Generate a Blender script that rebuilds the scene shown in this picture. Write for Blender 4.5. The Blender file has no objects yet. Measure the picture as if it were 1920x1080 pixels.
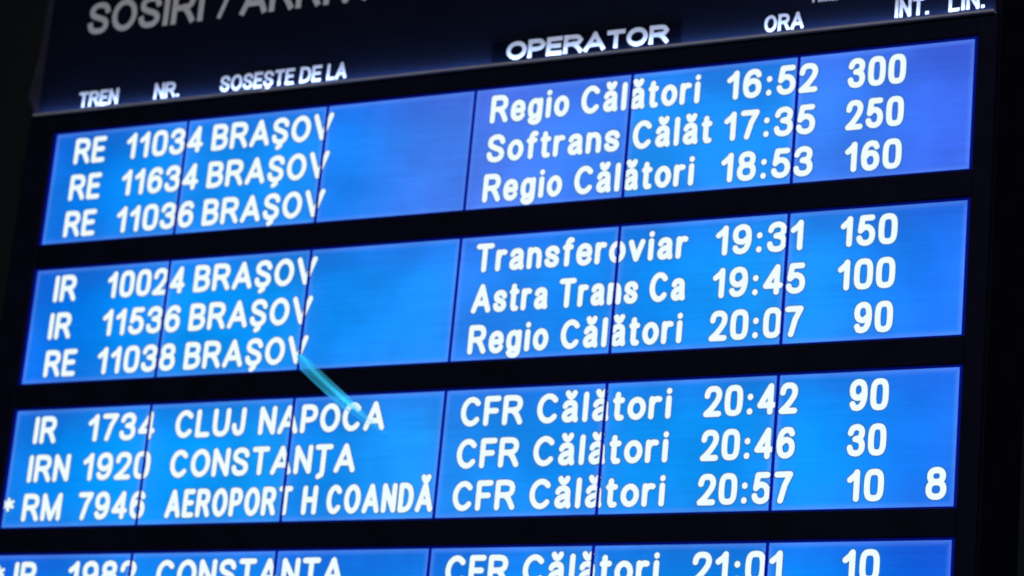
import bpy, math, random
from mathutils import Matrix, Vector

random.seed(7)
scene = bpy.context.scene
COL = scene.collection

# ------------------------------------------------------------------ board measures (metres)
U = 0.40                      # width of one display module
V = 0.40 * 0.72055            # height of one display module
GAP = 0.2373                  # black bar between two rows, in module heights
Z0 = 4.0                      # height of the top edge of the first display row

# ------------------------------------------------------------------ camera
cam_d = bpy.data.cameras.new("camera")
cam = bpy.data.objects.new("camera", cam_d)
COL.objects.link(cam)
cam_d.sensor_width = 36.0
cam_d.lens = 36.0 * 5268.6 / 1920.0
cam_d.clip_start = 0.1
cam_d.clip_end = 200.0
R = Matrix(((0.87879995, 0.05827975, 0.47361812),
            (0.46872182, -0.29157917, -0.83383538),
            (0.08950146, 0.95476963, -0.28355675)))
M = R.to_4x4()
M.translation = Vector((4.29970564, -5.20024779, Z0 - 2.25192621))
cam.matrix_world = M
cam_d.dof.use_dof = True
cam_d.dof.focus_distance = 5.3
cam_d.dof.aperture_fstop = 3.6
scene.camera = cam

# ------------------------------------------------------------------ world and light of the dim hall
w = bpy.data.worlds.new("World")
scene.world = w
w.use_nodes = True
w.node_tree.nodes["Background"].inputs[0].default_value = (0.5, 0.6, 1.0, 1)
w.node_tree.nodes["Background"].inputs[1].default_value = 0.02

def area(name, loc, target, size, energy, color):
    d = bpy.data.lights.new(name, 'AREA')
    d.shape = 'RECTANGLE'; d.size = size[0]; d.size_y = size[1]
    d.energy = energy; d.color = color
    o = bpy.data.objects.new(name, d)
    o.location = loc
    o.rotation_euler = (Vector(target) - Vector(loc)).to_track_quat('-Z', 'Y').to_euler()
    COL.objects.link(o)
area("hall_lamp", (5.5, -8.5, 7.5), (1.2, 0, 4), (3.0, 1.0), 300, (1.0, 0.97, 0.98))

scene.view_settings.view_transform = 'Standard'
scene.view_settings.look = 'None'
scene.view_settings.exposure = 0.0
scene.view_settings.gamma = 1.0

# ------------------------------------------------------------------ materials
def mat(name, color, rough=0.5, spec=0.3, metal=0.0, noise=0.0, nscale=20.0, bump=0.0, coat=0.0):
    m = bpy.data.materials.new(name); m.use_nodes = True
    nt = m.node_tree; b = nt.nodes["Principled BSDF"]
    b.inputs["Base Color"].default_value = (*color, 1)
    b.inputs["Roughness"].default_value = rough
    b.inputs["Specular IOR Level"].default_value = spec
    b.inputs["Metallic"].default_value = metal
    b.inputs["Coat Weight"].default_value = coat
    tc = nt.nodes.new("ShaderNodeTexCoord")
    if noise:
        n = nt.nodes.new("ShaderNodeTexNoise"); n.inputs["Scale"].default_value = nscale
        n.inputs["Detail"].default_value = 5.0
        nt.links.new(tc.outputs["Object"], n.inputs["Vector"])
        r = nt.nodes.new("ShaderNodeMapRange")
        r.inputs["To Min"].default_value = 1 - noise; r.inputs["To Max"].default_value = 1 + noise
        nt.links.new(n.outputs["Fac"], r.inputs["Value"])
        mx = nt.nodes.new("ShaderNodeVectorMath"); mx.operation = 'SCALE'
        mx.inputs[0].default_value = color
        nt.links.new(r.outputs[0], mx.inputs["Scale"])
        nt.links.new(mx.outputs[0], b.inputs["Base Color"])
        if bump:
            bp = nt.nodes.new("ShaderNodeBump"); bp.inputs["Strength"].default_value = bump
            bp.inputs["Distance"].default_value = 0.002
            nt.links.new(n.outputs["Fac"], bp.inputs["Height"])
            nt.links.new(bp.outputs[0], b.inputs["Normal"])
    return m

M_BLACK = mat("black_powder_coat", (0.0042, 0.0052, 0.0170), 0.6, 0.05, noise=0.6, nscale=14, bump=0.15)
M_HEADER = mat("dark_navy_panel", (0.0045, 0.0072, 0.020), 0.55, 0.05, noise=0.3, nscale=4, bump=0.05)
M_PLATE = mat("black_vinyl_plate", (0.0012, 0.0022, 0.0070), 0.5, 0.03, noise=0.3, nscale=14)
M_FLANGE = mat("grey_side_flange", (0.030, 0.028, 0.046), 0.6, 0.1, noise=0.4, nscale=12)
M_TRIM = mat("grey_edge_metal", (0.62, 0.62, 0.70), 0.5, 0.4, noise=0.25, nscale=10)
M_LETTER = mat("white_vinyl_lettering", (0.80, 0.80, 0.83), 0.6, 0.2, noise=0.05, nscale=30)
M_LETTER_GREY = mat("grey_vinyl_lettering", (0.78, 0.78, 0.82), 0.6, 0.2, noise=0.08, nscale=30)
M_WALL = mat("dark_wall_paint", (0.0110, 0.0150, 0.0165), 0.9, 0.05, noise=0.3, nscale=0.9, bump=0.1)

def emis(name, color, strength=1.0):
    m = bpy.data.materials.new(name); m.use_nodes = True
    nt = m.node_tree; nt.nodes.clear()
    e = nt.nodes.new("ShaderNodeEmission"); e.inputs[0].default_value = (*color, 1); e.inputs[1].default_value = strength
    o = nt.nodes.new("ShaderNodeOutputMaterial"); nt.links.new(e.outputs[0], o.inputs[0])
    return m
M_TEXT = emis("lit_white_characters", (0.87, 0.985, 1.0), 1.0)
M_HALO = emis("lit_character_outline", (0.03, 0.16, 0.50), 1.0)
M_WASH = emis("added_wash_light", (0.40, 0.58, 1.0), 48.0)  # glow of the added strip that brightens the header

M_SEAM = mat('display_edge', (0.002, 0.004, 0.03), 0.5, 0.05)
M_SEAM.node_tree.nodes['Principled BSDF'].inputs['Emission Color'].default_value = (0.0, 0.006, 0.26, 1)  # blue screen light caught by the seams, put in as emission
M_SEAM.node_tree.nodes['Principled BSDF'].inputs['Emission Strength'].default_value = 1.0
# bezel round the display glass: dark, screen light on it painted as blue glow
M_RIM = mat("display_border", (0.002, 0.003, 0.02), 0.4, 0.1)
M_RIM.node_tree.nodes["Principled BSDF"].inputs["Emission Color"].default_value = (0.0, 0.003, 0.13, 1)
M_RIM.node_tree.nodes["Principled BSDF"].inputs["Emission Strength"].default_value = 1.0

def screen_material():
    """Lit blue display glass: one tint per module (object colour), a lavender tint along the
    borders and an uneven backlight, all fixed to the glass."""
    m = bpy.data.materials.new("lit_blue_display"); m.use_nodes = True
    nt = m.node_tree; nt.nodes.clear(); N = nt.nodes.new; L = nt.links.new
    oi = N("ShaderNodeObjectInfo"); uv = N("ShaderNodeUVMap")
    sp = N("ShaderNodeSeparateXYZ"); L(uv.outputs[0], sp.inputs[0])
    def math_(op, a, b=None, c=None):
        n = N("ShaderNodeMath"); n.operation = op
        for i, v in enumerate((a, b, c)):
            if v is None: continue
            if isinstance(v, (int, float)): n.inputs[i].default_value = v
            else: L(v, n.inputs[i])
        return n.outputs[0]
    x, y = sp.outputs[0], sp.outputs[1]
    ex = math_('MINIMUM', x, math_('SUBTRACT', 1.0, x))
    ey = math_('MULTIPLY', math_('MINIMUM', y, math_('SUBTRACT', 1.0, y)), 0.72)
    e = math_('MINIMUM', ex, ey)
    def ramp(v, a, b, lo, hi):
        r = N("ShaderNodeMapRange"); r.interpolation_type = 'SMOOTHSTEP'
        L(v, r.inputs["Value"]); r.inputs["From Min"].default_value = a; r.inputs["From Max"].default_value = b
        r.inputs["To Min"].default_value = lo; r.inputs["To Max"].default_value = hi
        return r.outputs[0]
    rim = ramp(e, 0.0, 0.036, 0.48, 0.0)
    soft = ramp(e, 0.02, 0.22, 1.0, 0.0)
    at = N("ShaderNodeAttribute"); at.attribute_type = 'OBJECT'; at.attribute_name = "tint_right"
    tint = N("ShaderNodeMix"); tint.data_type = 'RGBA'
    L(ramp(x, 0.05, 0.95, 0.0, 1.0), tint.inputs[0]); L(oi.outputs["Color"], tint.inputs[6]); L(at.outputs["Color"], tint.inputs[7])
    TC = tint.outputs[2]
    # uneven backlight
    tc = N("ShaderNodeTexCoord")
    n1 = N("ShaderNodeTexNoise"); n1.inputs["Scale"].default_value = 4.0; n1.inputs["Detail"].default_value = 4.0
    L(tc.outputs["Object"], n1.inputs["Vector"])
    mp = N("ShaderNodeMapping"); mp.inputs["Scale"].default_value = (3, 1, 70)
    L(tc.outputs["Object"], mp.inputs[0])
    n2 = N("ShaderNodeTexNoise"); n2.inputs["Scale"].default_value = 1.6; n2.inputs["Detail"].default_value = 2.0
    L(mp.outputs[0], n2.inputs["Vector"])
    mix1 = N("ShaderNodeMix"); mix1.data_type = 'RGBA'
    L(ramp(y, 0.60, 1.0, 0.0, 1.0), mix1.inputs[0])
    L(TC, mix1.inputs[6])
    dk = N("ShaderNodeVectorMath"); dk.operation = 'MULTIPLY'; L(TC, dk.inputs[0])
    dk.inputs[1].default_value = (1.0, 0.76, 0.86)
    L(dk.outputs[0], mix1.inputs[7])
    mix2 = N("ShaderNodeMix"); mix2.data_type = 'RGBA'
    L(math_('MULTIPLY', soft, 0.10), mix2.inputs[0])
    L(mix1.outputs[2], mix2.inputs[6])
    mix2.inputs[7].default_value = (0.06, 0.19, 0.92, 1)
    mix3 = N("ShaderNodeMix"); mix3.data_type = 'RGBA'
    L(rim, mix3.inputs[0]); L(mix2.outputs[2], mix3.inputs[6])
    mix3.inputs[7].default_value = (0.12, 0.29, 1.0, 1)
    k = math_('MULTIPLY', ramp(n1.outputs["Fac"], 0.3, 0.7, 0.82, 1.12), ramp(n2.outputs["Fac"], 0.3, 0.7, 0.96, 1.04))
    em = N("ShaderNodeEmission"); L(mix3.outputs[2], em.inputs[0]); L(k, em.inputs[1])
    gl = N("ShaderNodeBsdfGlossy"); gl.inputs["Color"].default_value = (0.03, 0.03, 0.03, 1); gl.inputs["Roughness"].default_value = 0.35
    ad = N("ShaderNodeAddShader"); L(em.outputs[0], ad.inputs[0]); L(gl.outputs[0], ad.inputs[1])
    o = N("ShaderNodeOutputMaterial"); L(ad.outputs[0], o.inputs[0])
    return m
M_SCREEN = screen_material()

# ------------------------------------------------------------------ geometry helpers
def P(X, Y, off=0.0):
    """board units -> metres; off = distance in front of the cabinet face"""
    return (X * U, -off, Z0 + Y * V)

def obj(name, verts, faces, mats, parent=None, midx=None, uvs=None, smooth=False):
    me = bpy.data.meshes.new(name)
    me.from_pydata(verts, [], faces)
    for m in (mats if isinstance(mats, (list, tuple)) else [mats]): me.materials.append(m)
    if midx:
        for p, i in zip(me.polygons, midx): p.material_index = i
    if uvs:
        l = me.uv_layers.new(name="UVMap")
        for i, c in enumerate(uvs): l.data[i].uv = c
    me.update()
    o = bpy.data.objects.new(name, me)
    COL.objects.link(o)
    if parent: o.parent = parent
    return o

def box_data(x0, x1, y0, y1, o0, o1, V_, F_, bev=0.0):
    """box in board units; o0 back, o1 front offset; the front edges chamfered by bev metres"""
    b = len(V_)
    bx, by = bev / U, bev / V
    for (a, c, d, e, o) in ((x0, x1, y0, y1, o0), (x0, x1, y0, y1, o1 - bev), (x0 + bx, x1 - bx, y0 + by, y1 - by, o1)):
        V_ += [P(a, d, o), P(c, d, o), P(c, e, o), P(a, e, o)]
    F_ += [(b, b + 3, b + 2, b + 1)]
    for k in (0, 4):
        for i in range(4):
            j = (i + 1) % 4
            F_.append((b + k + i, b + k + j, b + k + 4 + j, b + k + 4 + i))
    F_.append((b + 8, b + 9, b + 10, b + 11))

def box(name, x0, x1, y0, y1, o0, o1, m, parent, bev=0.0015):
    v, f = [], []
    box_data(x0, x1, y0, y1, o0, o1, v, f, bev)
    return obj(name, v, f, m, parent)

# ------------------------------------------------------------------ stroke lettering
def arc(cx, cy, rx, ry, a0, a1, n=None):
    n = n or max(3, int(abs(a1 - a0) / 22))
    return [(cx + rx * math.cos(math.radians(a0 + (a1 - a0) * i / n)),
             cy + ry * math.sin(math.radians(a0 + (a1 - a0) * i / n))) for i in range(n + 1)]
def ring(cx, cy, rx, ry, n=16):
    return arc(cx, cy, rx, ry, 90, 450, n)
def sround(cx, cy, rx, ry, p=0.72, n=20):
    """closed superellipse-like bowl"""
    out = []
    for i in range(n + 1):
        a = math.radians(90 + 360 * i / n)
        c, s = math.cos(a), math.sin(a)
        out.append((cx + rx * math.copysign(abs(c) ** p, c), cy + ry * math.copysign(abs(s) ** p, s)))
    return out
XH = 0.70   # centre line height of small letters
Sx = [(0.97, .77), (.90, .90), (.70, .985), (.48, 1.0), (.24, .97), (.07, .87), (.04, .73), (.12, .62), (.32, .55),
      (.62, .475), (.86, .40), (.97, .28), (.94, .13), (.76, .02), (.50, 0), (.26, .02), (.08, .11), (.02, .25)]
def scale(pts, sx, sy, ox=0, oy=0): return [(x * sx + ox, y * sy + oy) for x, y in pts]
brev = [(.22, 1.09), (.34, .97), (.5, .93), (.66, .97), (.78, 1.09)]
def a_small():
    return [[(.06, .56), (.16, .66), (.36, XH), (.62, XH), (.82, .64), (.88, .52), (.88, .16), (.97, 0)],
            [(.86, .42), (.40, .36), (.12, .28), (.03, .16), (.12, .04), (.34, 0), (.62, .04), (.86, .18)]]
G = {  # glyph: (outer width in cap heights, strokes as centre lines in a 0..1 box)
 'A': (.80, [[(0, 0), (.5, 1), (1, 0)], [(.2, .30), (.8, .30)]]),
 'B': (.68, [[(0, 0), (0, 1), (.62, 1), (.86, .93), (.92, .77), (.84, .60), (.62, .53), (0, .53)],
             [(.60, .53), (.90, .45), (1, .27), (.90, .08), (.62, 0), (0, 0)]]),
 'C': (.74, [arc(.52, .5, .52, .5, 42, 318, 15)]),
 'D': (.70, [[(0, 0), (0, 1), (.45, 1), (.78, .92), (.97, .70), (1, .5), (.97, .30), (.78, .08), (.45, 0), (0, 0)]]),
 'E': (.60, [[(1, 1), (0, 1), (0, 0), (1, 0)], [(0, .52), (.90, .52)]]),
 'F': (.58, [[(1, 1), (0, 1), (0, 0)], [(0, .50), (.86, .50)]]),
 'H': (.64, [[(0, 0), (0, 1)], [(1, 0), (1, 1)], [(0, .52), (1, .52)]]),
 'I': (.20, [[(.5, 0), (.5, 1)]]),
 'J': (.52, [[(1, 1), (1, .24), (.88, .06), (.58, 0), (.24, .04), (.04, .20), (0, .34)]]),
 'L': (.58, [[(0, 1), (0, 0), (1, 0)]]),
 'M': (.84, [[(0, 0), (0, 1), (.5, 0), (1, 1), (1, 0)]]),
 'N': (.68, [[(0, 0), (0, 1), (1, 0), (1, 1)]]),
 'O': (.78, [ring(.5, .5, .5, .5, 20)]),
 'P': (.66, [[(0, 0), (0, 1), (.60, 1), (.88, .93), (1, .73), (.88, .52), (.60, .45), (0, .45)]]),
 'R': (.72, [[(0, 0), (0, 1), (.62, 1), (.87, .93), (.96, .74), (.87, .56), (.62, .49), (0, .49)], [(.52, .49), (.76, .30), (1, 0)]]),
 'S': (.68, [Sx]),
 'T': (.68, [[(0, 1), (1, 1)], [(.5, 1), (.5, 0)]]),
 'U': (.68, [[(0, 1), (0, .30), (.10, .10), (.32, 0), (.68, 0), (.90, .10), (1, .30), (1, 1)]]),
 'V': (.78, [[(0, 1), (.5, 0), (1, 1)]]),
 'a': (.58, a_small()),
 'e': (.60, [[(.04, .355), (.96, .355)], [(.96, .355), (.96, .50), (.84, .65), (.5, .72), (.18, .65), (.02, .48), (.02, .22), (.18, .04), (.5, -.02), (.82, .02), (.97, .13)]]),
 'f': (.42, [[(1.0, .98), (.68, 1), (.42, .92), (.36, .76), (.36, 0)], [(0, XH), (.92, XH)]]),
 'g': (.60, [sround(.46, .36, .46, .34, .85), [(.96, XH), (.96, -.06), (.84, -.2), (.5, -.25), (.16, -.2), (.06, -.12)]]),
 'i': (.20, [[(.5, 0), (.5, XH)], [(.5, .985), (.5, 1.0)]]),
 'l': (.20, [[(.5, 0), (.5, 1)]]),
 'n': (.56, [[(0, 0), (0, XH)], [(0, .48), (.14, .64), (.42, XH), (.78, .66), (.97, .48), (.97, 0)]]),
 'o': (.60, [ring(.5, .35, .5, .35, 18)]),
 'r': (.42, [[(0, 0), (0, XH)], [(0, .44), (.20, .62), (.56, XH), (1, .68)]]),
 's': (.56, [scale(Sx, 1, XH)]),
 't': (.40, [[(.34, .93), (.34, .12), (.52, 0), (.98, .0)], [(0, XH), (.96, XH)]]),
 'v': (.60, [[(0, XH), (.5, 0), (1, XH)]]),
 '0': (.60, [sround(.5, .5, .5, .5, .62)]),
 '1': (.42, [[(.86, 0), (.86, 1), (.62, .88), (0, .72)]]),
 '2': (.60, [[(.02, .72), (.06, .86), (.22, .98), (.5, 1), (.80, .97), (.97, .84), (.97, .68), (.86, .52), (.42, .20), (.0, 0)], [(0, 0), (1, 0)]]),
 '3': (.60, [[(.02, .78), (.12, .93), (.36, 1), (.66, 1), (.92, .90), (.95, .73), (.82, .58), (.42, .54)],
             [(.50, .54), (.86, .48), (1, .32), (.96, .12), (.72, 0), (.32, 0), (.08, .07), (0, .22)]]),
 '4': (.62, [[(.76, 0), (.76, 1), (0, .26), (1, .26)]]),
 '5': (.60, [[(.92, 1), (.20, 1), (.08, .50), (.30, .62), (.62, .63), (.90, .52), (1, .32), (.92, .10), (.66, 0), (.32, 0), (.08, .08), (0, .20)]]),
 '6': (.60, [[(.95, .84), (.82, .97), (.5, 1), (.20, .92), (.02, .68), (0, .34), (.10, .10), (.34, 0), (.66, 0), (.92, .10), (1, .30), (.92, .50), (.68, .60), (.36, .60), (.06, .44)]]),
 '7': (.60, [[(0, 1), (1, 1)], [(1, 1), (.62, .58), (.34, .0)]]),
 '8': (.60, [sround(.5, .775, .43, .225, .85), sround(.5, .275, .5, .275, .85)]),
 '9': (.60, [[(.05, .16), (.18, .03), (.5, 0), (.80, .08), (.98, .32), (1, .66), (.90, .90), (.66, 1), (.34, 1), (.08, .90), (0, .70), (.08, .50), (.32, .40), (.64, .40), (.94, .56)]]),
 ':': (.22, [[(.5, .03), (.5, .05)], [(.5, .60), (.5, .62)]]),
 '.': (.22, [[(.5, 0), (.5, .01)]]),
 '/': (.40, [[(0, 0), (1, 1)]]),
 '*': (.50, [[(.5, .42), (.5, .86)], [(.02, .54), (.98, .76)], [(.02, .76), (.98, .54)]]),
 ' ': (.22, []),
}
G['Ş'] = (G['S'][0], G['S'][1] + [[(.60, -.04), (.58, -.17), (.38, -.25)]])
G['Ţ'] = (G['T'][0], G['T'][1] + [[(.5, -.02), (.46, -.16), (.22, -.24)]])
G['Ă'] = (G['A'][0], G['A'][1] + [[(.30, 1.32), (.40, 1.2), (.5, 1.16), (.60, 1.2), (.70, 1.32)]])
G['ă'] = (G['a'][0], G['a'][1] + [[(x, y) for x, y in brev]])
GAPS = {'1': .10, ':': .13, '.': .08, 'i': .115, 'l': .115}

def split_sharp(pl, lim=52):
    closed = len(pl) > 3 and abs(pl[0][0] - pl[-1][0]) < 1e-4 and abs(pl[0][1] - pl[-1][1]) < 1e-4
    out, cur = [], [pl[0]]
    for i in range(1, len(pl)):
        cur.append(pl[i])
        if i < len(pl) - 1:
            a = math.atan2(pl[i][1] - pl[i-1][1], pl[i][0] - pl[i-1][0])
            b = math.atan2(pl[i+1][1] - pl[i][1], pl[i+1][0] - pl[i][0])
            d = abs((math.degrees(b - a) + 180) % 360 - 180)
            if d > lim:
                out.append(cur); cur = [pl[i]]
    out.append(cur)
    return out, closed and len(out) == 1

def smooth(pl, closed):
    """one Chaikin pass keeps bowls round"""
    if len(pl) < 4: return pl
    out = [] if closed else [pl[0]]
    for i in range(len(pl) - 1):
        a, b = pl[i], pl[i+1]
        q = (a[0] * .75 + b[0] * .25, a[1] * .75 + b[1] * .25); r = (a[0] * .25 + b[0] * .75, a[1] * .25 + b[1] * .75)
        if closed: out += [q, r]
        else:
            if i > 0: out.append(q)
            if i < len(pl) - 2: out.append(r)
    out.append(out[0] if closed else pl[-1])
    return out

def ribbon(pl, wd, closed, cap):
    """polygons of a stroke of width wd along pl (no overlaps inside one stroke)"""
    n = len(pl); h = wd / 2; L = []; Rr = []
    def nrm(a, b):
        dx, dy = b[0] - a[0], b[1] - a[1]; d = math.hypot(dx, dy) or 1e-6
        return (-dy / d, dx / d)
    for i in range(n):
        if closed: a = nrm(pl[i-1] if i else pl[-2], pl[i]); b = nrm(pl[i], pl[i+1] if i < n - 1 else pl[1])
        else:
            a = nrm(pl[i-1], pl[i]) if i else nrm(pl[0], pl[1])
            b = nrm(pl[i], pl[i+1]) if i < n - 1 else a
        mx, my = a[0] + b[0], a[1] + b[1]; k = 2 * h / (mx * mx + my * my)
        k = min(k, h * 0.8)
        L.append((pl[i][0] + mx * k, pl[i][1] + my * k)); Rr.append((pl[i][0] - mx * k, pl[i][1] - my * k))
    polys = [[Rr[i], Rr[i+1], L[i+1], L[i]] for i in range(n - 1)]
    if not closed:
        for end in (0, 1):
            i, j = (0, 1) if end == 0 else (n - 1, n - 2)
            dx, dy = pl[i][0] - pl[j][0], pl[i][1] - pl[j][1]; d = math.hypot(dx, dy) or 1e-6
            dx /= d; dy /= d
            p0, p1 = (L[i], Rr[i]) if end == 0 else (Rr[i], L[i])
            if cap == 'round':
                c = pl[i]; pts = [p0]
                a0 = math.atan2(p0[1] - c[1], p0[0] - c[0])
                for s in range(1, 6):
                    t = a0 + math.pi * s / 6
                    pts.append((c[0] + h * math.cos(t), c[1] + h * math.sin(t)))
                pts.append(p1); polys.append(pts)
            else:
                polys.append([p0, (p0[0] + dx * h, p0[1] + dy * h), (p1[0] + dx * h, p1[1] + dy * h), p1])
    return polys

def natural(word, tight=1.0):
    t = 0
    for i, c in enumerate(word):
        t += G[c][0]
        if i < len(word) - 1: t += tight * max(GAPS.get(c, .09), GAPS.get(word[i+1], .09))
    return t

def word_strokes(word, x0, x1, base, cap, sw, tight=1.0):
    """strokes of a word fitted between x0 and x1 (board X units); returned in METRES on the board plane"""
    H = cap * V; W = (x1 - x0) * U
    k = W / (natural(word, tight) * H)
    x = x0 * U; out = []
    for i, c in enumerate(word):
        gw = G[c][0] * k * H
        s = sw * H
        for pl in G[c][1]:
            inner = max(gw - s, 0.0)
            q = [(x + s / 2 + px * inner, base * V + s / 2 + py * (H - s)) for px, py in pl]
            parts, closed = split_sharp(q)
            for part in parts:
                out.append((smooth(part, closed), closed, s))
        x += gw
        if i < len(word) - 1: x += tight * max(GAPS.get(c, .09), GAPS.get(word[i+1], .09)) * k * H
    return out

def clip(poly, axis, lim, keep_less):
    out = []
    for i in range(len(poly)):
        a, b = poly[i - 1], poly[i]
        ia = (a[axis] <= lim) == keep_less; ib = (b[axis] <= lim) == keep_less
        if ia != ib:
            t = (lim - a[axis]) / (b[axis] - a[axis])
            out.append((a[0] + (b[0] - a[0]) * t, a[1] + (b[1] - a[1]) * t))
        if ib: out.append(b)
    return out

# ------------------------------------------------------------------ the setting: the dark wall behind
wall = obj("wall", [(-14, .26, 0), (18, .26, 0), (18, .26, 11), (-14, .26, 11), (-14, .5, 0), (18, .5, 0), (18, .5, 11), (-14, .5, 11)],
           [(0, 1, 2, 3), (7, 6, 5, 4), (3, 2, 6, 7), (0, 4, 5, 1), (1, 5, 6, 2), (0, 3, 7, 4)], M_WALL)
wall["kind"] = "structure"

# ------------------------------------------------------------------ the board
board = bpy.data.objects.new("arrivals_board", None)
board.location = (3 * U, 0, Z0 - 4.9 * V)
COL.objects.link(board)
board["label"] = "black railway arrivals board with four rows of lit blue displays under a dark header"
board["category"] = "arrivals board"
def to_board(o):
    o.parent = board
    o.matrix_parent_inverse = Matrix.Translation(-Vector(board.location))
    return o

XL, XR = -0.21, 6.125
ROWS = [-(k * (1 + GAP)) for k in range(4)]
BOT = ROWS[3] - 1
to_board(box("cabinet", XL, XR, BOT - 0.26, 1.80, -0.25, -0.012, M_BLACK, None, 0.004))
# frame members in front of the displays
to_board(box("side_post", XL + .004, -0.0145, BOT - 0.255, 0.1735, -0.0115, 0.004, M_BLACK, None, .002))
to_board(box("side_post", 6.0145, XR - .004, BOT - 0.255, 0.1735, -0.0115, 0.004, M_BLACK, None, .002))
to_board(box("crossbar", -0.0142, 6.0142, 0.0185, 0.1735, -0.0115, 0.004, M_BLACK, None, .002))
for k in range(3):
    to_board(box("crossbar", -0.0142, 6.0142, ROWS[k + 1] + 0.0185, ROWS[k] - 1 - 0.0185, -0.0115, 0.004, M_BLACK, None, .002))
to_board(box("crossbar", -0.0142, 6.0142, BOT - 0.255, BOT - 0.0185, -0.0115, 0.004, M_BLACK, None, .002))

# header: face panel, lip with led strip added unseen to brighten the face, side flange
to_board(box("header_panel", -0.165, 6.105, 0.1805, 1.795, -0.0115, 0.000, M_HEADER, None, .001))
lip_v, lip_f = [], []
box_data(-0.167, 6.107, 0.1700, 0.1800, -0.0115, 0.017, lip_v, lip_f, .00135)
box_data(-0.167, 6.107, 0.1802, 0.1870, 0.0158, 0.017, lip_v, lip_f, .0002)
b = len(lip_v)
lip_v += [P(-.166, .1700, .0125), P(6.106, .1700, .0125), P(6.106, .1868, .0182), P(-.166, .1868, .0182), P(-.166, .1868, .0172), P(6.106, .1868, .0172)]
lip_f += [(b, b + 1, b + 2, b + 3), (b + 3, b + 2, b + 5, b + 4), (b, b + 3, b + 4), (b + 1, b + 5, b + 2)]
lip = to_board(obj("edge_trim", lip_v, lip_f, M_TRIM))
lip["label"] = "thin pale grey metal lip along the lower edge of the header"
wash = box("added_wash_strip", -0.15, 6.09, 0.1802, 0.1845, 0.0085, 0.0150, M_WASH, None, .0004)  # unseen emitter added behind the lip to wash the header with light
wash.parent = lip
fv = [(-0.158, 0.185), (-0.172, 0.184), (-0.268, 0.391), (-0.225, 0.785), (-0.205, 1.8), (-0.158, 1.8)]
nv = len(fv)
to_board(obj("side_flange", [P(x, y, -0.003) for x, y in fv] + [P(x, y, -0.010) for x, y in fv],
    [tuple(range(nv))[::-1], tuple(range(nv, 2 * nv))] + [(i, (i + 1) % nv, nv + (i + 1) % nv, nv + i) for i in range(nv)], M_FLANGE))

plate = to_board(box("title_plate", 3.092, 4.285, 0.1815, 0.388, 0.0003, 0.0035, M_PLATE, None, .0006))
plate["label"] = "flat black plate carrying the word OPERATOR"

def solid_word(name, word, x0, x1, base, cap, m, off, depth=0.0022, sw=.20, parent=None, label=None):
    """raised lettering: each stroke has a front and side walls; strokes differ by a hair in height"""
    Vv, F = [], []
    for i, (pl, closed, s) in enumerate(word_strokes(word, x0, x1, base, cap, sw, 0.65 if cap == .156 else 0.85)):
        top = off + depth + 0.00012 * (i % 9)
        for poly in ribbon(pl, s, closed, 'butt'):
            b = len(Vv); n = len(poly)
            Vv += [(p[0], -top, Z0 + p[1]) for p in poly] + [(p[0], -off, Z0 + p[1]) for p in poly]
            F.append(tuple(range(b, b + n)))
            for a in (0, 2) if n == 4 else range(n):
                c = (a + 1) % n
                F.append((b + n + a, b + n + c, b + c, b + a))
    if "Ş" in word:          # the tail of the Ş runs on over the front of the lip
        b = len(Vv)
        q = [(1.548, .163), (1.572, .161), (1.588, .1885), (1.562, .1885)]
        Vv += [P(a, c, .0179) for a, c in q] + [P(a, c, .0171) for a, c in q]
        F += [(b, b + 1, b + 2, b + 3), (b + 7, b + 6, b + 5, b + 4)] + [(b + 4 + i, b + 4 + (i + 1) % 4, b + (i + 1) % 4, b + i) for i in range(4)]
    o = obj(name, Vv, F, m)
    if label: o["label"] = label
    if parent is None: return to_board(o)
    o.parent = parent
    return o

HD = 0.0005
for (wd, x0, x1, base, cap, m, sw, lab) in (
    ("SOSIRI", 0.135, 1.020, 0.900, 0.300, M_LETTER_GREY, .175, "large grey word SOSIRI"),
    ("/", 1.125, 1.225, 0.905, 0.300, M_LETTER_GREY, .13, "grey slash between the two large words"),
    ("ARRIVALS", 1.290, 2.690, 0.906, 0.300, M_LETTER_GREY, .175, "large grey word ARRIVALS cut by the frame"),
    ("TREN", 0.152, 0.452, 0.224, 0.142, M_LETTER, .170, "white column title TREN"),
    ("NR.", 0.725, 0.915, 0.226, 0.142, M_LETTER, .170, "white column title NR."),
    ("SOSEŞTE", 1.212, 1.745, 0.226, 0.142, M_LETTER, .170, "white column title word SOSEŞTE"),
    ("DE", 1.785, 1.937, 0.226, 0.142, M_LETTER, .170, "white column title word DE"),
    ("LA", 1.975, 2.112, 0.226, 0.142, M_LETTER, .170, "white column title word LA"),
    ("ORA", 4.788, 5.020, 0.222, 0.136, M_LETTER, .170, "white column title ORA"),
    ("TIME", 5.045, 5.215, 0.422, 0.080, M_LETTER_GREY, .22, "small grey word cut by the top of the frame"),
    ("INT.", 5.542, 5.735, 0.224, 0.142, M_LETTER, .170, "white column title INT."),
    ("LIN.", 5.843, 6.045, 0.226, 0.142, M_LETTER, .170, "white column title LIN."),
):
    solid_word("lettering", wd, x0, x1, base, cap, m, HD, depth=.0007 if m is M_LETTER_GREY else .0014, sw=sw, label=lab)
solid_word("lettering", "OPERATOR", 3.190, 4.215, 0.222, 0.156, M_LETTER, 0.0038, depth=.0006, sw=.225, parent=plate, label="bold white word OPERATOR")

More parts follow.
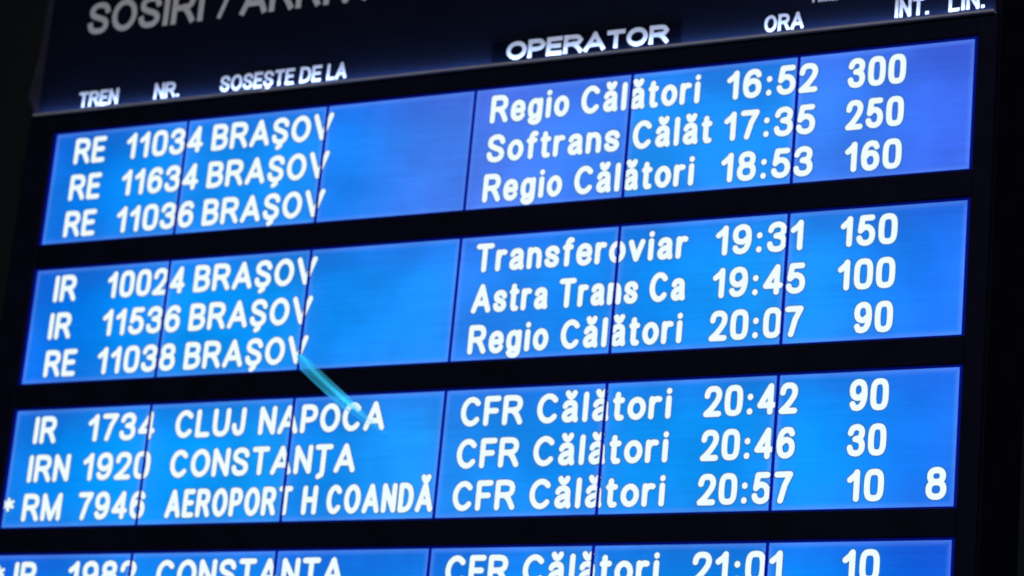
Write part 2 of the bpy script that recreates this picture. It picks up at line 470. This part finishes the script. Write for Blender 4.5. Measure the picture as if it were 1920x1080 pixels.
# ------------------------------------------------------------------ what the displays show
BASE = [-.291, -.622, -.952]
CAP = .236
LINES = []
def ln(k, l, *words):
    for (wd, x0, x1) in words: LINES.append((k, l, wd, x0, x1))
RE, IR = ("RE", .162, .400), ("IR", .155, .325)
BRA = ("BRAŞOV", 1.191, 2.049)
REG, CAL = ("Regio", 3.110, 3.617), ("Călători", 3.690, 4.423)
CFR, CA2 = ("CFR", 3.108, 3.500), ("Călători", 3.585, 4.395)
def tm(s): return (s, 4.582, 5.118 if s[-1] != '1' else 5.095)
def num(s):
    wdt = {5: .571, 4: .490}[len(s)]
    return (s, .557, .557 + wdt)
def dl(s):
    x0 = {'300': 5.289, '250': 5.290, '160': 5.299, '150': 5.299, '100': 5.297, '90': 5.402, '30': 5.404, '10': 5.416}[s]
    return (s, x0, 5.617)
ln(0, 0, RE, num("11034"), BRA, REG, CAL, tm("16:52"), dl("300"))
ln(0, 1, RE, num("11634"), BRA, ("Softrans", 3.110, 3.954), ("Călăt", 4.031, 4.514), tm("17:35"), dl("250"))
ln(0, 2, RE, num("11036"), BRA, REG, CAL, tm("18:53"), dl("160"))
ln(1, 0, IR, num("10024"), BRA, ("Transferoviar", 3.107, 4.420), tm("19:31"), dl("150"))
ln(1, 1, IR, num("11536"), BRA, ("Astra", 3.108, 3.592), ("Trans", 3.656, 4.143), ("Ca", 4.209, 4.426), tm("19:45"), dl("100"))
ln(1, 2, RE, num("11038"), BRA, REG, CAL, tm("20:07"), dl("90"))
ln(2, 0, IR, num("1734"), ("CLUJ", 1.190, 1.682), ("NAPOCA", 1.775, 2.621), CFR, CA2, tm("20:42"), dl("90"))
ln(2, 1, ("IRN", .150, .461), num("1920"), ("CONSTANŢA", 1.188, 2.458), CFR, CA2, tm("20:46"), dl("30"))
ln(2, 2, ("*", -.006, .084), ("RM", .150, .439), num("7946"), ("AEROPORT", 1.192, 2.062), ("H", 2.130, 2.231), ("COANDĂ", 2.293, 2.986), CFR, CA2, tm("20:57"), dl("10"), ("8", 5.840, 5.950))
ln(3, 0, ("*", -.006, .084), IR, num("1982"), ("CONSTANŢA", 1.188, 2.458), CFR, CA2, tm("21:01"), dl("10"))

# per module: lettering polygons clipped to the module's lit area
SEAM = 0.0095
SCR = -0.006                      # depth of the glass behind the cabinet's face plane
geo = {}
for (k, l, wd, x0, x1) in LINES:
    base = ROWS[k] + BASE[l]
    for i, (pl, closed, s) in enumerate(word_strokes(wd, x0, x1, base, CAP, .125 if wd == '*' else .190)):
        for which in (0, 1):
            ww = s if which == 0 else s + 0.0052
            off = (SCR + 0.0009 + 0.00006 * (i % 10)) if which == 0 else (SCR + 0.0003 + 0.00003 * (i % 12))
            for poly in ribbon(pl, ww, closed, 'round'):
                for c in range(6):
                    q = clip(poly, 0, (c + SEAM) * U, False)
                    if len(q) > 2: q = clip(q, 0, (c + 1 - SEAM) * U, True)
                    if len(q) > 2: q = clip(q, 1, (ROWS[k] - 1 + .004) * V, False)
                    if len(q) > 2: geo.setdefault((k, c), {}).setdefault((l, x0), []).append((q, off, which))

# tint of each module's backlight (linear RGB), columns left to right
def rgb(*c): return tuple((x / 255 / 12.92) if x < 10 else ((x / 255 + .055) / 1.055) ** 2.4 for x in c)
TINT = {   # left and right half of each module
 0: [((8,118,236), (16,140,248)), ((22,140,250), (30,140,250)), ((28,130,250), (88,130,252)), ((98,128,252), (72,128,250)), ((38,145,255), (36,142,255)), ((72,130,252), (78,108,246))],
 1: [((6,115,240), (10,142,252)), ((8,146,252), (18,146,252)), ((24,140,252), (48,140,252)), ((62,132,250), (26,138,252)), ((24,140,252), (34,150,255)), ((40,146,255), (44,120,253))],
 2: [((6,128,240), (8,148,252)), ((8,148,252), (26,152,253)), ((24,140,250), (48,150,255)), ((46,140,250), (26,140,252)), ((24,148,255), (14,148,255)), ((16,146,255), (38,122,253))],
 3: [((12,112,245), (4,140,252)), ((6,142,252), (18,138,250)), ((14,125,248), (16,132,250)), ((12,128,250), (24,146,255)), ((14,140,252), (8,138,252)), ((8,138,255), (8,102,246))],
}
for k in range(4):
    for c in range(6):
        v, f = [], []
        # black surround of the module: four borders round the glass
        y1, y0 = ROWS[k], ROWS[k] - 1
        e = 0.0180
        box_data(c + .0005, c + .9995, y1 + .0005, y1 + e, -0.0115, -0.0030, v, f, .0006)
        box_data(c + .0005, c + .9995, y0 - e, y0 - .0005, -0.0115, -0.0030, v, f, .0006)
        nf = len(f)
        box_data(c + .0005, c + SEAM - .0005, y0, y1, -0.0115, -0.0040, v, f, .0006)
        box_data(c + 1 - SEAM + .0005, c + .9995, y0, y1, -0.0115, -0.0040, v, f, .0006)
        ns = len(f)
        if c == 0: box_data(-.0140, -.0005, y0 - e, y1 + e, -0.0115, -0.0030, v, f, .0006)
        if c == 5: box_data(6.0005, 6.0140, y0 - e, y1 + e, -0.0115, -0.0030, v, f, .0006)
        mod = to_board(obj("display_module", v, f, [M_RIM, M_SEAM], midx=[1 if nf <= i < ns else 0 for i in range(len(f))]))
        a, b = c + SEAM - .001, c + 1 - SEAM + .001
        if c == 0: a = c + .0095
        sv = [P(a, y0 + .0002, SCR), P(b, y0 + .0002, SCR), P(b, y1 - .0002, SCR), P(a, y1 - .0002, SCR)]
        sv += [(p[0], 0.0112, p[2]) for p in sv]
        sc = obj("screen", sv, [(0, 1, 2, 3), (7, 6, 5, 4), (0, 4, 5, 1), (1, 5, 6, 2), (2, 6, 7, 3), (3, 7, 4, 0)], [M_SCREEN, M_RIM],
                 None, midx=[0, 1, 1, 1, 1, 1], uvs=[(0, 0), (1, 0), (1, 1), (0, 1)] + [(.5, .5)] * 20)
        sc.parent = mod
        t = TINT[k][c]
        ta, tb = rgb(*t[0]), rgb(*t[1])
        rk = .62 if k == 0 else .42
        sc.color = (ta[0] * rk, ta[1] * 1.04, ta[2], 1)
        sc["tint_right"] = (tb[0] * rk, tb[1] * 1.04, tb[2])
        for key, g in sorted(geo.get((k, c), {}).items()):
            v, f, mi = [], [], []
            for q, off, which in g:
                n0 = len(v)
                v += [(p[0], -off, Z0 + p[1]) for p in q]
                f.append(tuple(range(n0, n0 + len(q)))); mi.append(which)
            o = obj("lit_word", v, f, [M_TEXT, M_HALO], None, midx=mi)
            o.parent = mod

# ------------------------------------------------------------------ a cyan light reflection, modelled as an added film before the board
def streak_material():
    m = bpy.data.materials.new("cyan_light_streak"); m.use_nodes = True
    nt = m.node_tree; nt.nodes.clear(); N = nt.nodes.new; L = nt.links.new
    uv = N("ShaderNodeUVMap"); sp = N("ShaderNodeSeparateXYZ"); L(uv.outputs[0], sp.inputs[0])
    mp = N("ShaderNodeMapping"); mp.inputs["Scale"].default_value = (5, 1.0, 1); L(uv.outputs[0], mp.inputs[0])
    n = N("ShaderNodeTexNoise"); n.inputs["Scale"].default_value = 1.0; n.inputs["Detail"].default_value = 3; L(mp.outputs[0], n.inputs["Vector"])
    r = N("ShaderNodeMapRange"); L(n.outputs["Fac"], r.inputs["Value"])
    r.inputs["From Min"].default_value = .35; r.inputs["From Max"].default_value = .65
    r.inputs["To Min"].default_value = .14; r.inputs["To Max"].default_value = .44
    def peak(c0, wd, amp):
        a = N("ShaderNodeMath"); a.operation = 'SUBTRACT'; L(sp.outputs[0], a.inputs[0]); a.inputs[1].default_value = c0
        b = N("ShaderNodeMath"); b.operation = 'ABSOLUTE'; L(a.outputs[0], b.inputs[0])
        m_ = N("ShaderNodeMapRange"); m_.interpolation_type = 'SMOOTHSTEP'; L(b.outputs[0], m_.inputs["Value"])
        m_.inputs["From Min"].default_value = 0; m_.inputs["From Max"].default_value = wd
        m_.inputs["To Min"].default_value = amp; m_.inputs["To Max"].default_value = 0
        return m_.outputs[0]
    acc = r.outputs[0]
    for pk in (peak(.10, .14, .30), peak(.62, .26, .38)):  # bright bands of the reflected streak painted into the film density
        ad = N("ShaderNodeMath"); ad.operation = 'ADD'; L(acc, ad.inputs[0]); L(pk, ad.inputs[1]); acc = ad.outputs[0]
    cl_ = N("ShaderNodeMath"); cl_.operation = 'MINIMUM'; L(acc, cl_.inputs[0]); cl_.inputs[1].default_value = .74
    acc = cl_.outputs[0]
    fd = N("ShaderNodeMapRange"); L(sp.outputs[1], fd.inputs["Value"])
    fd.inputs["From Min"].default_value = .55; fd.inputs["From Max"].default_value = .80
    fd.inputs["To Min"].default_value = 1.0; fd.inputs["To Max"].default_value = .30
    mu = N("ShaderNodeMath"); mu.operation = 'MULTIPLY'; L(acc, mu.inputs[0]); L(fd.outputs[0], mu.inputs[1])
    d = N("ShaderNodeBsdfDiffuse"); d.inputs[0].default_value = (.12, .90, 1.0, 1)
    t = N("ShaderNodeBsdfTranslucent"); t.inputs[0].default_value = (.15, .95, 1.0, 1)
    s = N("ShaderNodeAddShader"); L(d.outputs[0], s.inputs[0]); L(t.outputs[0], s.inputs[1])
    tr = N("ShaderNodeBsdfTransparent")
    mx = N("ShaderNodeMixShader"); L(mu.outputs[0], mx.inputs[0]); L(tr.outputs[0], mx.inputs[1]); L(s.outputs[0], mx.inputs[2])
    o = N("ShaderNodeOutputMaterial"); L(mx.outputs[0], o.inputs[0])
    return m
# centre line on the board (X, Y), half width, distance in front
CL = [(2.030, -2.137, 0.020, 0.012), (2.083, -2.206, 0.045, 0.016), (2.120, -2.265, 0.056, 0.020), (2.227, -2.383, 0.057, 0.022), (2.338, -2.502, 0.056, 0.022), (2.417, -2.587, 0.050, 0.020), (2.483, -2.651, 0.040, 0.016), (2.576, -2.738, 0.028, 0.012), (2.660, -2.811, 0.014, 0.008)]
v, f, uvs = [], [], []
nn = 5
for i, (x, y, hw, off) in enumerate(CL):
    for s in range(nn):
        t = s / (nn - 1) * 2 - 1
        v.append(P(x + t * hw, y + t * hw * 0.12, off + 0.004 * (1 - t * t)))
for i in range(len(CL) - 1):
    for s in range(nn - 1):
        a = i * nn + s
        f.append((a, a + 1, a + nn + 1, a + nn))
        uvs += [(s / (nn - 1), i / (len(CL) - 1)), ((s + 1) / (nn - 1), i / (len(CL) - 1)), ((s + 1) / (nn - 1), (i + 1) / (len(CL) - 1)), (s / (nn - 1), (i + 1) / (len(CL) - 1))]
strip = obj("light_streak", v, f, streak_material(), None, uvs=uvs)
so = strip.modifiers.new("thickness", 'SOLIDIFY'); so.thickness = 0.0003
strip["label"] = "cyan streak of reflected light, made as a see-through film, slanting across the bar between the second and third rows"
strip["category"] = "light streak"
